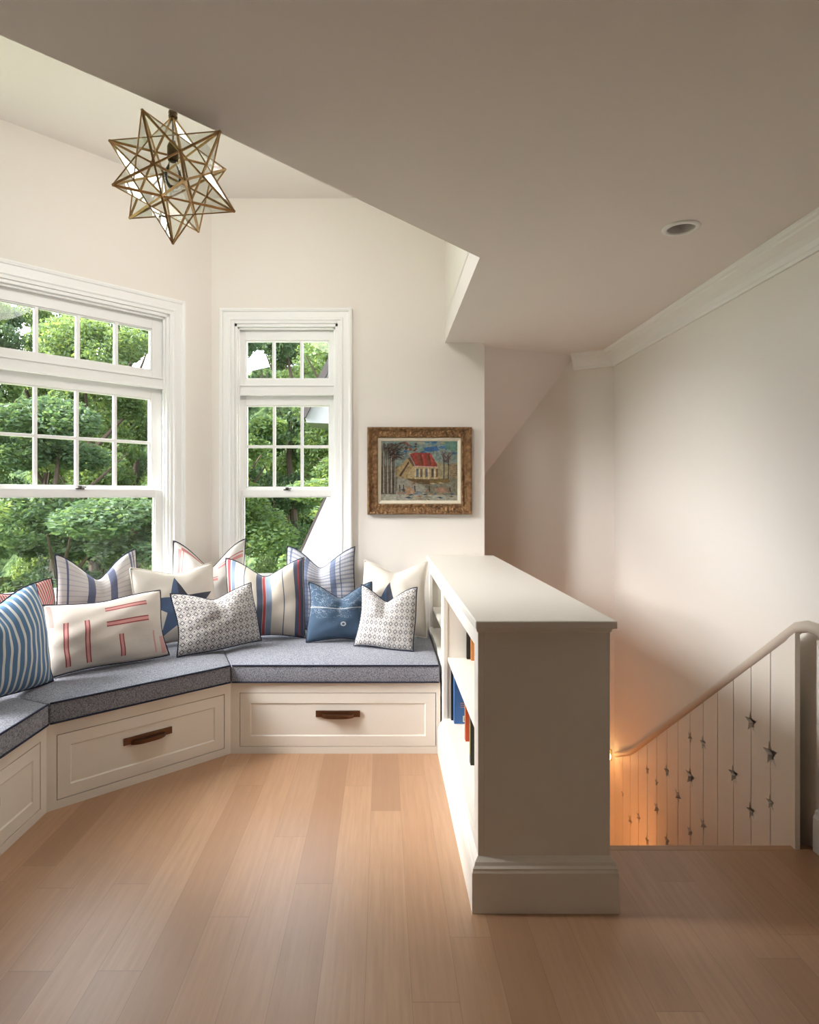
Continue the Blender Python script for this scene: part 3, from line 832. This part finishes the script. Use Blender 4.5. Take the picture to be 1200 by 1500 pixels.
for x in (302, 338, 378, 420, 475): poly([(x, 248), (x+10, 248), (x+12, 350), (x-2, 350)], 'e0cfa0')
poly([(255, 120), (300, 105), (440, 110), (500, 215), (500, 235), (310, 230), (290, 190)], 'a8321f')
for k in range(14):
    x = 300+rn.uniform(0, 150); poly([(x, 125), (x+14, 120), (x+34, 218), (x+18, 222)], rn.choice(['c2472c', '7d2c1a', 'b5402b', '8a4a28']))
poly([(300, 228), (510, 236), (505, 246), (305, 240)], 'e3b7a0')
poly([(240, 345), (420, 355), (600, 345), (620, 375), (450, 400), (360, 395), (250, 370)], '6e5122')
poly([(430, 360), (600, 350), (610, 385), (440, 402)], '8c7230')
poly([(150, 330), (240, 360), (360, 400), (420, 440), (330, 520), (130, 500)], 'a7a392')
poly([(0, 490), (685, 500), (685, 550), (0, 550)], 'b7b4a0')
for k in range(46):
    x, y = rn.uniform(130, 670), rn.uniform(375, 540); w_ = rn.uniform(25, 80)
    poly([(x-w_/2, y), (x, y-rn.uniform(4, 12)), (min(684, x+w_/2), y+3), (x, y+rn.uniform(4, 10))], rn.choice(['5f7c93', 'c9bd98', 'b5906a', '8c9a9d', 'd8cdae', '41566a', 'b98667', '7c6a3a']))
poly([(470, 440), (560, 425), (620, 470), (520, 480)], 'b58a6d'); poly([(215, 440), (260, 420), (310, 480), (220, 500)], 'c0956f')
for x in (165, 200, 300, 430, 615): stroke([(x, 400+rn.uniform(0, 30)), (x+4, 470)], 9, '4a3a22')
for x, w_ in ((15, 24), (50, 20), (85, 26), (118, 18)):
    stroke([(x-4, 490), (x, 300), (x+6, 120), (x+10, 20)], w_, '6b5a4c'); stroke([(x+5, 480), (x+6, 260), (x+10, 90)], w_*.3, 'c9bfa8'); stroke([(x-8, 480), (x-6, 260)], w_*.25, '2c1f1c')
for k in range(34):
    x, y = rn.uniform(20, 130), rn.uniform(60, 190); a = rn.uniform(-.9, .5); l = rn.uniform(50, 150)
    x2, y2 = x+l*math.cos(a), max(4, y+l*math.sin(a)-20)
    stroke([(x, y), ((x+x2)/2, (y+y2)/2-15), (x2, y2)], rn.uniform(3, 6), rn.choice(['2e1d1d', '3c2422', '5a3a28']))
for k in range(16):
    x, y = rn.uniform(150, 330), rn.uniform(10, 90); poly([(x, y), (x+18, y-6), (x+24, y+8), (x+4, y+12)], rn.choice(['8a4a2e', 'a0583a', '5d3a2a']))
for x in (560, 600): stroke([(x, 350), (x+3, 230), (x-5, 130)], 9, '4d4440')
for k in range(26):
    a = rn.uniform(-2.7, -.4); l = rn.uniform(40, 90); x = 580+rn.uniform(-30, 30); y = rn.uniform(120, 220)
    stroke([(x, y), (min(680, x+l*math.cos(a)), max(15, y+l*math.sin(a)))], 4, rn.choice(['8d5a4c', '5b4a44', '9a6d5d']))
for k in range(6): stroke([(640+rn.uniform(-20, 30), 230+k*18), (675, 228+k*18)], 4, '4b3320')
canvas = bmesh.new(); bx(canvas, -cw-.002, cw+.002, -.006, 0, -chh-.002, chh+.002)
cvo = obj('canvas', canvas, mk('8f8a72'), pic)
o = obj('painted_scene', cb, None, cvo, mats=mats); 

# ------------------------------------------------------------------ star pendant lamp
SC = Vector((-.599, 1.782, 2.265)); RR = .193; YAW = .807
star = empty('star_pendant_lamp', SC, 0, 'brass and glass star-shaped pendant lamp hanging from the bay ceiling', 'pendant lamp')
ee = math.atan(.5); tips = [Vector((0, 0, RR)), Vector((0, 0, -RR))]
for k in range(5):
    a = YAW+k*2*PI/5; tips.append(Vector((math.cos(ee)*math.cos(a), math.cos(ee)*math.sin(a), math.sin(ee)))*RR)
    a += PI/5; tips.append(Vector((math.cos(ee)*math.cos(a), math.cos(ee)*math.sin(a), -math.sin(ee)))*RR)
Redge = min((tips[2]-t).length for t in tips if t is not tips[2])
trip = []
for i in range(12):
    for j in range(i+1, 12):
        for k in range(j+1, 12):
            if all(abs((tips[a]-tips[b]).length-Redge) < .01 for a, b in ((i, j), (j, k), (i, k))): trip.append((i, j, k))
rin = RR*.5628; nodes = [((tips[i]+tips[j]+tips[k]).normalized()*rin) for i, j, k in trip]
def strip(bm, a, b, w, t=.0016):
    """flat came running between two points, its broad side facing out of the star"""
    d = (b-a).normalized(); out = ((a+b)/2); out = (out-d*out.dot(d)).normalized(); s = d.cross(out)
    v = []
    for p in (a, b):
        for sa, sb in ((-1, -1), (1, -1), (1, 1), (-1, 1)): v.append(bm.verts.new(p+s*w/2*sa+out*t*sb))
    for f in ((0, 1, 2, 3), (7, 6, 5, 4), (0, 4, 5, 1), (1, 5, 6, 2), (2, 6, 7, 3), (3, 7, 4, 0)): bm.faces.new([v[i] for i in f])
fb = bmesh.new(); gb = bmesh.new()
for ti, t in enumerate(tips):
    ns = [nodes[q] for q in range(20) if ti in trip[q]]
    ax = t.normalized(); u = (ns[0]-ax*ns[0].dot(ax)).normalized(); w_ = ax.cross(u)
    ns.sort(key=lambda p: math.atan2(p.dot(w_), p.dot(u)))
    tt_ = t*.90 if ti == 0 else t
    for q in range(5):
        strip(fb, tt_, ns[q], .0062)
        f = gb.faces.new([gb.verts.new(p*.998) for p in (tt_, ns[q], ns[(q+1) % 5])])
for i in range(20):
    for j in range(i+1, 20):
        if len(set(trip[i]) & set(trip[j])) == 2: strip(fb, nodes[i], nodes[j], .0050)
for t in tips[1:]: bmesh.ops.create_icosphere(fb, subdivisions=1, radius=.0042, matrix=Matrix.Translation(t*.985))
for t in nodes: bmesh.ops.create_icosphere(fb, subdivisions=1, radius=.0040, matrix=Matrix.Translation(t))
obj('star_frame', fb, M['brass'], star); obj('glass_panes', gb, M['starglass'], star)
bm = bmesh.new(); lathe(bm, [(0, .166), (.012, .166), (.013, .173), (.009, .176), (.013, .180), (.012, .186), (.004, .188), (0, .19)], seg=16); obj('cap', bm, M['brassd'], star, smooth=True)
bm = bmesh.new(); lathe(bm, [(0, .10), (.003, .10), (.003, .166), (0, .166)], seg=8)
lathe(bm, [(0, .045), (.014, .045), (.016, .055), (.016, .085), (.010, .100), (0, .10)], seg=16); obj('socket', bm, M['brassd'], star, smooth=True)
bm = bmesh.new(); lathe(bm, [(0, -.035), (.012, -.032), (.022, -.018), (.025, 0), (.021, .018), (.013, .034), (.012, .046), (0, .046)], seg=20)
obj('bulb', bm, glass_mat('bulb_glass', (.93, .92, .88), 1.5), star, smooth=True)
bm = bmesh.new(); z = .188; k = 0; top = ZH-SC.z-.03
while z < top:
    Mx = Matrix.Translation((0, 0, z+.012)) @ Matrix.Rotation(PI/2*(k % 2), 4, 'Z')
    pts = [Mx @ Vector((.006*math.cos(a), 0, .014*math.sin(a))) for a in [2*PI*i/12 for i in range(12)]]
    tube(bm, pts, .0014, 5, closed=True); z += .023; k += 1
obj('chain', bm, M['brassd'], star, smooth=True)
bm = bmesh.new(); lathe(bm, [(0, top-.012), (.010, top-.010), (.012, top), (.05, top+.008), (.055, top+.030), (0, top+.030)], seg=28); obj('canopy', bm, M['brassd'], star, smooth=True)

# ------------------------------------------------------------------ recessed downlight
DL = (1.152, 2.40)
cut = bmesh.new(); lathe(cut, [(0, -.2), (.054, -.2), (.054, .055), (0, .055)], Matrix.Translation((*DL, ZC)), 40)
bmesh.ops.remove_doubles(cut, verts=cut.verts, dist=1e-5)
co = obj('cutter', cut)
mod = ceil.modifiers.new('hole', 'BOOLEAN'); mod.object = co; mod.solver = 'EXACT'; mod.operation = 'DIFFERENCE'
dg = bpy.context.evaluated_depsgraph_get(); me = bpy.data.meshes.new_from_object(ceil.evaluated_get(dg)); ceil.modifiers.clear(); ceil.data = me
bpy.data.objects.remove(co)
dl = empty('downlight', (*DL, ZC), 0, 'round recessed downlight with white trim ring in the low ceiling, switched off', 'ceiling light')
bm = bmesh.new(); lathe(bm, [(.050, -.001), (.052, -.007), (.066, -.005), (.070, 0), (.0505, .001)], seg=48, closed=True); obj('trim_ring', bm, M['trim'], dl, smooth=True)
bm = bmesh.new(); lathe(bm, [(.051, -.002), (.040, .022), (.034, .050), (.0, .052), (.0, .054), (.053, .054)], seg=40); obj('baffle', bm, flat('baffle_grey', (.50, .48, .47), .5), dl, smooth=True)
bm = bmesh.new(); lathe(bm, [(0, .040), (.024, .040), (.028, .046), (.028, .0515), (0, .0515)], seg=28); obj('lamp_face', bm, flat('lamp_face_grey', (.30, .29, .29), .3), dl, smooth=True)

# ------------------------------------------------------------------ star-cut stair panel with handrail
PN0 = 2.538; SPC = .0556*PN0; TP = .019
pang = math.atan2(.03, 1)          # plan angle away from +Y towards +X
F_p = Matrix.Translation((1.583, PN0, 0)) @ Matrix.Rotation(PI/2-pang, 4, 'Z')   # local x runs away from camera; local -y faces +X, so +y faces the room
def rail_z(d):    # height of the panel's top edge at local distance d
    D = PN0+d
    if D <= 4.07: return .84-(D-2.38)*(1.168/1.69)-.012
    return -.328-.012-(D-4.07)*.47
x_a = 2.38-PN0; x_b = 4.36-PN0
pb = bmesh.new()
edges = [x_a]+[SPC*k for k in range(0, 13)]+[x_b]
for k in range(len(edges)-1):
    a = edges[k]+(.0026 if k else 0); b = edges[k+1]-.0026
    bb = b if k < len(edges)-2 else edges[k+1]
    def ring(y):
        mid = (4.07-PN0); xs = [a, bb] if not (a < mid < bb) else [a, mid, bb]
        topv = [(x, y, rail_z(x)) for x in xs]; botv = [(x, y, rail_z(x)-1.15-(.25 if x > 1 else .0)) for x in xs[::-1]]
        return [pb.verts.new(F_p @ Vector(v)) for v in topv+botv]
    r1, r2 = ring(0), ring(-TP); n_ = len(r1)
    pb.faces.new(r1); pb.faces.new(r2[::-1])
    for i in range(n_): pb.faces.new((r1[i], r2[i], r2[(i+1) % n_], r1[(i+1) % n_]))
bx(pb, x_a, x_b, -.012, -.008, -.9, -.9+.001, F_p) if False else None
bmesh.ops.recalc_face_normals(pb, faces=pb.faces)
panel = obj('panel', pb, M['panelpaint'])
stars = [(835, 668, 92), (937, 842, 108), (735, 955, 82), (828, 1158, 74), (935, 1110, 66), (558, 782, 60), (485, 748, 50), (487, 967, 86), (350, 938, 60),
         (295, 998, 42), (242, 930, 46), (415, 1072, 62), (487, 1270, 58), (558, 1230, 60), (105, 1060, 36), (65, 1160, 28), (148, 1205, 52), (193, 1185, 52),
         (298, 1140, 62), (245, 1318, 46), (357, 1318, 56), (192, 1357, 34)]
sb = bmesh.new(); rr = random.Random(5)
for (cx_, cy_, hgt) in stars:
    px_, py_ = 880+cx_/3.75, 880+cy_/3.75; hpx = hgt/3.75
    nn_ = (541/(px_-588)-1)/.0556; nn_ = round(nn_); x = nn_*SPC; D = PN0+x
    z = 1.35-(py_-727)*D/912; R = max(.028, hpx*D/912/2*1.35); a0 = rr.uniform(-.35, .35)
    pts = [(x+(R if i % 2 == 0 else R*.40)*math.sin(a0+i*PI/5), z+(R if i % 2 == 0 else R*.40)*math.cos(a0+i*PI/5)) for i in range(10)]
    f_ = [sb.verts.new(F_p @ Vector((p, .02, q))) for p, q in pts]; b_ = [sb.verts.new(F_p @ Vector((p, -.045, q))) for p, q in pts]
    sb.faces.new(f_); sb.faces.new(b_[::-1])
    for i in range(10): sb.faces.new((f_[i], b_[i], b_[(i+1) % 10], f_[(i+1) % 10]))
cutter = obj('cutter', sb)
mod = panel.modifiers.new('stars', 'BOOLEAN'); mod.object = cutter; mod.solver = 'EXACT'; mod.operation = 'DIFFERENCE'
dg = bpy.context.evaluated_depsgraph_get(); me = bpy.data.meshes.new_from_object(panel.evaluated_get(dg)); panel.modifiers.clear(); panel.data = me
bpy.data.objects.remove(cutter)
bal = empty('stair_balustrade', (1.583, 2.38, 0), 0, 'painted plank stair balustrade with star cutouts and a curved handrail along the right wall', 'balustrade')
ch(panel, bal)
hb = bmesh.new()
def railpt(D, dz=0): return Vector((1.583+.03*(D-PN0)+.010, D, rail_z(D-PN0)+.018+dz))
pts = [Vector((1.665, 2.300, .800)), Vector((1.650, 2.305, .828)), Vector((1.632, 2.325, .850)), Vector((1.612, 2.355, .858)), Vector((1.598, 2.39, .846))]
pts += [railpt(2.45+k*.155) for k in range(11)] + [railpt(4.07, .004), railpt(4.12), railpt(4.25), railpt(4.37)]
tube(hb, pts, .0225, 14)
hr = ch(obj('handrail', hb, M['rail'], smooth=True), bal); hr['label'] = 'rounded greige handrail'

# stairs going down
bm = bmesh.new()
for k in range(9):
    y = 2.39+k*.262; z = -.18*(k+1)
    bx(bm, .745, 1.56, y-.0, y+.29, z-.035, z); 
st = structure(obj('stair_treads', bm, M['nosing']))
bm = bmesh.new()
for k in range(9):
    y = 2.39+k*.262; z = -.18*(k+1); bx(bm, .746, 1.559, y+.262, y+.275, z-.175, z-.036)
structure(obj('stair_risers', bm, M['panelpaint']))
bm = bmesh.new(); bx(bm, .745, 1.66, 2.372, 2.412, -.032, .0); structure(obj('trim_landing_nosing', bm, M['nosing'], bevel=.006))

# stair sconces: one peeks above the rail, the lower one assumed for warm light
def sconce(loc, rz, label, watt, r=.05):
    s = empty('wall_sconce', loc, rz, label, 'wall lamp')
    bm = bmesh.new(); bx(bm, -.04, .04, -.012, 0, -.05, .03); obj('back_plate', bm, M['brass'], s, bevel=.003)
    N = NT('lit_shade'); N.color((.9, .7, .4, 1)); N.b.inputs['Emission Color'].default_value = (1, .62, .26, 1); N.b.inputs['Emission Strength'].default_value = 3
    bm = bmesh.new(); lathe(bm, [(0, .050), (.018, .046), (.036, .030), (r, 0), (r*.9, -.02), (r*.5, -.028), (0, -.03)], Matrix.Translation((0, -.062, 0)), 24)
    obj('shade', bm, N.m, s, smooth=True)
    l = light('sconce_bulb', 'POINT', (0, -.13, -.02), (0, 0, 0), watt, (1, .40, .13), shadow_soft_size=.04); l.parent = s
    return s
p = W2o+W2d*.060
sconce((p.x, p.y, -.492), PI-PI/6+PI, 'small glowing wall lamp peeking above the lower end of the handrail', .35)
sconce((.746, 3.75, -.95), PI/2, 'assumed wall lamp out of view, low on the stair side of the bookcase wall, added for warm light in the stairwell', 11)  # assumed lamp, out of view, added to cast warm light on the balustrade

# ------------------------------------------------------------------ outdoors
def leaf_mat(name, c0, c1, tr):
    N = NT(name, .5, .3)
    g = N.n('ShaderNodeNewGeometry'); c = N.mix(g.outputs['Random Per Island'], c0, c1)
    N.color(c)
    t = N.n('ShaderNodeBsdfTranslucent'); N.set(t.inputs[0], N.mix(g.outputs['Random Per Island'], tr, (tr[0]*1.5, tr[1]*1.2, tr[2], 1)))
    mx = N.n('ShaderNodeMixShader'); mx.inputs[0].default_value = .45
    N.t.links.new(N.b.outputs[0], mx.inputs[1]); N.t.links.new(t.outputs[0], mx.inputs[2])
    N.t.links.new(mx.outputs[0], N.t.nodes['Material Output'].inputs[0]); return N.m
LM = [leaf_mat('maple_leaf', (.03, .065, .02, 1), (.11, .165, .06, 1), (.15, .23, .06, 1)),
      leaf_mat('dark_green_leaf', (.02, .045, .02, 1), (.07, .115, .05, 1), (.08, .14, .05, 1))]  # the darker of the two leaf greens
bark = flat('bark', (.05, .035, .025), .9, 0, .2, .3)
def tree_mesh(seed, nl, R, H, size, mat):
    r = random.Random(seed); vs = []; fs = []
    blobs = [(r.uniform(-R, R)*.8, r.uniform(-R, R)*.8, r.uniform(.05, .95)*H, r.uniform(.35, .8)*R) for _ in range(26)]
    for _ in range(nl):
        bxx, by, bz, br = r.choice(blobs)
        d = Vector((r.gauss(0, 1), r.gauss(0, 1), r.gauss(0, 1))).normalized()*br*r.uniform(.55, 1)
        c = Vector((bxx, by, bz))+d*Vector((1, 1, .6)).length/1.54
        c.z = bz+d.z*.6
        a = Vector((r.gauss(0, 1), r.gauss(0, 1), r.gauss(0, .5))).normalized(); b = a.cross(Vector((r.gauss(0, 1), r.gauss(0, 1), r.gauss(0, 1)))).normalized()
        s = size*r.uniform(.6, 1.3); k = len(vs)
        vs += [tuple(c-a*s), tuple(c+b*s*.5), tuple(c+a*s), tuple(c-b*s*.5+a.cross(b)*s*.15)]
        fs += [(k, k+1, k+2), (k, k+2, k+3)]
    me = bpy.data.meshes.new('foliage'); me.from_pydata(vs, [], fs); me.materials.append(mat); return me
TMS = [tree_mesh(21, 34000, .95, 7.6, .055, LM[0]), tree_mesh(22, 34000, .95, 7.4, .058, LM[1]), tree_mesh(23, 34000, .95, 7.8, .055, LM[0])]
def trunk_mesh(seed):
    r = random.Random(seed); bm = bmesh.new()
    tube(bm, [(r.uniform(-.1, .1)*k, r.uniform(-.1, .1)*k, k*1.25) for k in range(6)], lambda t: .14*(1-t)+.03, 8)
    for k in range(6):
        z = r.uniform(1.5, 5); a = r.uniform(0, 2*PI); tube(bm, [(0, 0, z), (math.cos(a)*.6, math.sin(a)*.6, z+.6), (math.cos(a)*1.2, math.sin(a)*1.2, z+1.3)], lambda t: .05*(1-t)+.012, 6)
    me = bpy.data.meshes.new('trunk'); bmesh.ops.recalc_face_normals(bm, faces=bm.faces); bm.to_mesh(me); bm.free(); me.materials.append(bark); return me
TRK = [trunk_mesh(1), trunk_mesh(2)]
def tree(x, y, k, h, label, group, rz, z=-3.0):
    t = empty('tree', (x, y, z), rz, label, 'tree', group); t.scale = (1, 1, h)
    for nm, me in (('foliage', TMS[k]), ('trunk', TRK[k % 2])):
        o = bpy.data.objects.new(nm, me); COL.objects.link(o); o.parent = t
GL = 'leafy green trees seen through the windows'
rt = random.Random(4)
spots = []
for n_, x0, y0, h0 in ((3, -6.6, 8.7, .62), (4, -9.2, 11.8, .88), (5, -13.0, 14.9, 1.20), (6, -14.75, 18.0, 1.40), (6, -17.6, 21.1, 1.60), (4, -12.8, 24.2, 1.75)):
    for k in range(n_): spots.append((x0+k*3.05, y0+rt.uniform(-.1, .1), h0*rt.uniform(.94, 1.05)))
for k in range(3): spots.append((-10.6-.3*k, 7.0-k*3.1, rt.uniform(.45, .5)))
for i, (x, y, h) in enumerate(spots):
    tree(x, y, i % 3, h, 'leafy green tree in the wood outside the windows', GL, rt.uniform(0, 6))
N = NT('grass_ground', .9, .1); p = N.geo()
N.color(N.mix(N.math('MULTIPLY_ADD', N.noise(p, 1.5, 6, .7), 3, -1, clamp=True), (.07, .13, .03, 1), (.30, .38, .10, 1)))
structure(box('ground', -40, 30, -20, 60, -3.2, -3.05, N.m))

# wooded hillside closing the view behind the trees
hb = bmesh.new(); rh = random.Random(9); V_ = {}
for i in range(61):
    for j in range(15):
        v = j/14; x = -48+i*1.15; z = -3.2+11.2*v+rh.uniform(-.5, .5)*(v > 0)+.9*math.sin(i*.55)*v
        V_[i, j] = hb.verts.new((x, 31+6*v+rh.uniform(-.8, .8), z))
for i in range(60):
    for j in range(14): hb.faces.new((V_[i, j], V_[i+1, j], V_[i+1, j+1], V_[i, j+1]))
N = NT('distant_woods', .9, .1); p = N.geo()
f = N.math('MULTIPLY_ADD', N.noise(p, 2.2, 8, .75), 4.5, -1.8, clamp=True)
N.color(N.mix(f, (.012, .028, .012, 1), (.13, .19, .07, 1))); N.bump(N.noise(p, 3, 6, .7), 1, .5)
structure(obj('hillside', hb, N.m))

# neighbouring roof wing seen through the right side of the back window
def at(px, py, D): return Vector(((px-560)/912*D, D, 1.35-(py-727)/912*D))
N = NT('pale_metal_roof', .45, .4); N.color((.05, .042, .053, 1)); roofm = N.m
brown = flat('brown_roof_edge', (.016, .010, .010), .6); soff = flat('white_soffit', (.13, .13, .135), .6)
def slab(bm, q, off_):
    lo = [bm.verts.new(v) for v in q]; hi = [bm.verts.new(v+off_) for v in q]; n = len(q)
    bm.faces.new(lo); bm.faces.new(hi[::-1])
    for i in range(n): bm.faces.new((lo[i], hi[i], hi[(i+1) % n], lo[(i+1) % n]))
wing = empty('roof_wing', (-.6, 6.5, -3), 0, 'pale metal roof slope with a brown edge just outside the back window', 'roof')
P1, P2 = at(418, 868, 6.5), at(492, 706, 6.5)
dv2 = Vector((.9, -.9, -1.25))
bm = bmesh.new(); slab(bm, [P1, P2, P2+dv2, P1+dv2], Vector((.03, .03, .03))*-1); ch(obj('roof_sheet', bm, roofm), wing)
bm = bmesh.new()
for k in range(1, 4):
    a = P1+dv2*k*.22; b = P2+dv2*k*.22; tube(bm, [a+Vector((-.01, -.01, .01)), b+Vector((-.01, -.01, .01))], .012, 6)
ch(obj('seams', bm, roofm), wing)
bm = bmesh.new(); dr = (P2-P1).normalized(); sd = Vector((dr.z, 0, -dr.x))
slab(bm, [P1-sd*.045, P2-sd*.045, P2+sd*.02, P1+sd*.02], Vector((0, .09, 0))); ch(obj('edge_board', bm, brown), wing)
gab = empty('roof_gable', (-1, 8, -3), 0, 'white gable end with dark edge seen in the upper panes of the back window', 'roof')
g1, g2, g3, g4 = at(447, 612, 8), at(484, 538, 8), at(520, 466, 8), at(520, 622, 8)
bm = bmesh.new(); slab(bm, [g1, g3, g4, at(449, 619, 8)], Vector((0, .6, 0))); ch(obj('gable_board', bm, soff), gab)
bm = bmesh.new(); d = (g3-g1).normalized(); sd = Vector((d.z, 0, -d.x))
slab(bm, [g1-sd*.07, g3-sd*.07, g3+sd*.01, g1+sd*.01], Vector((0, -.06, 0))); ch(obj('edge_board', bm, brown), gab)
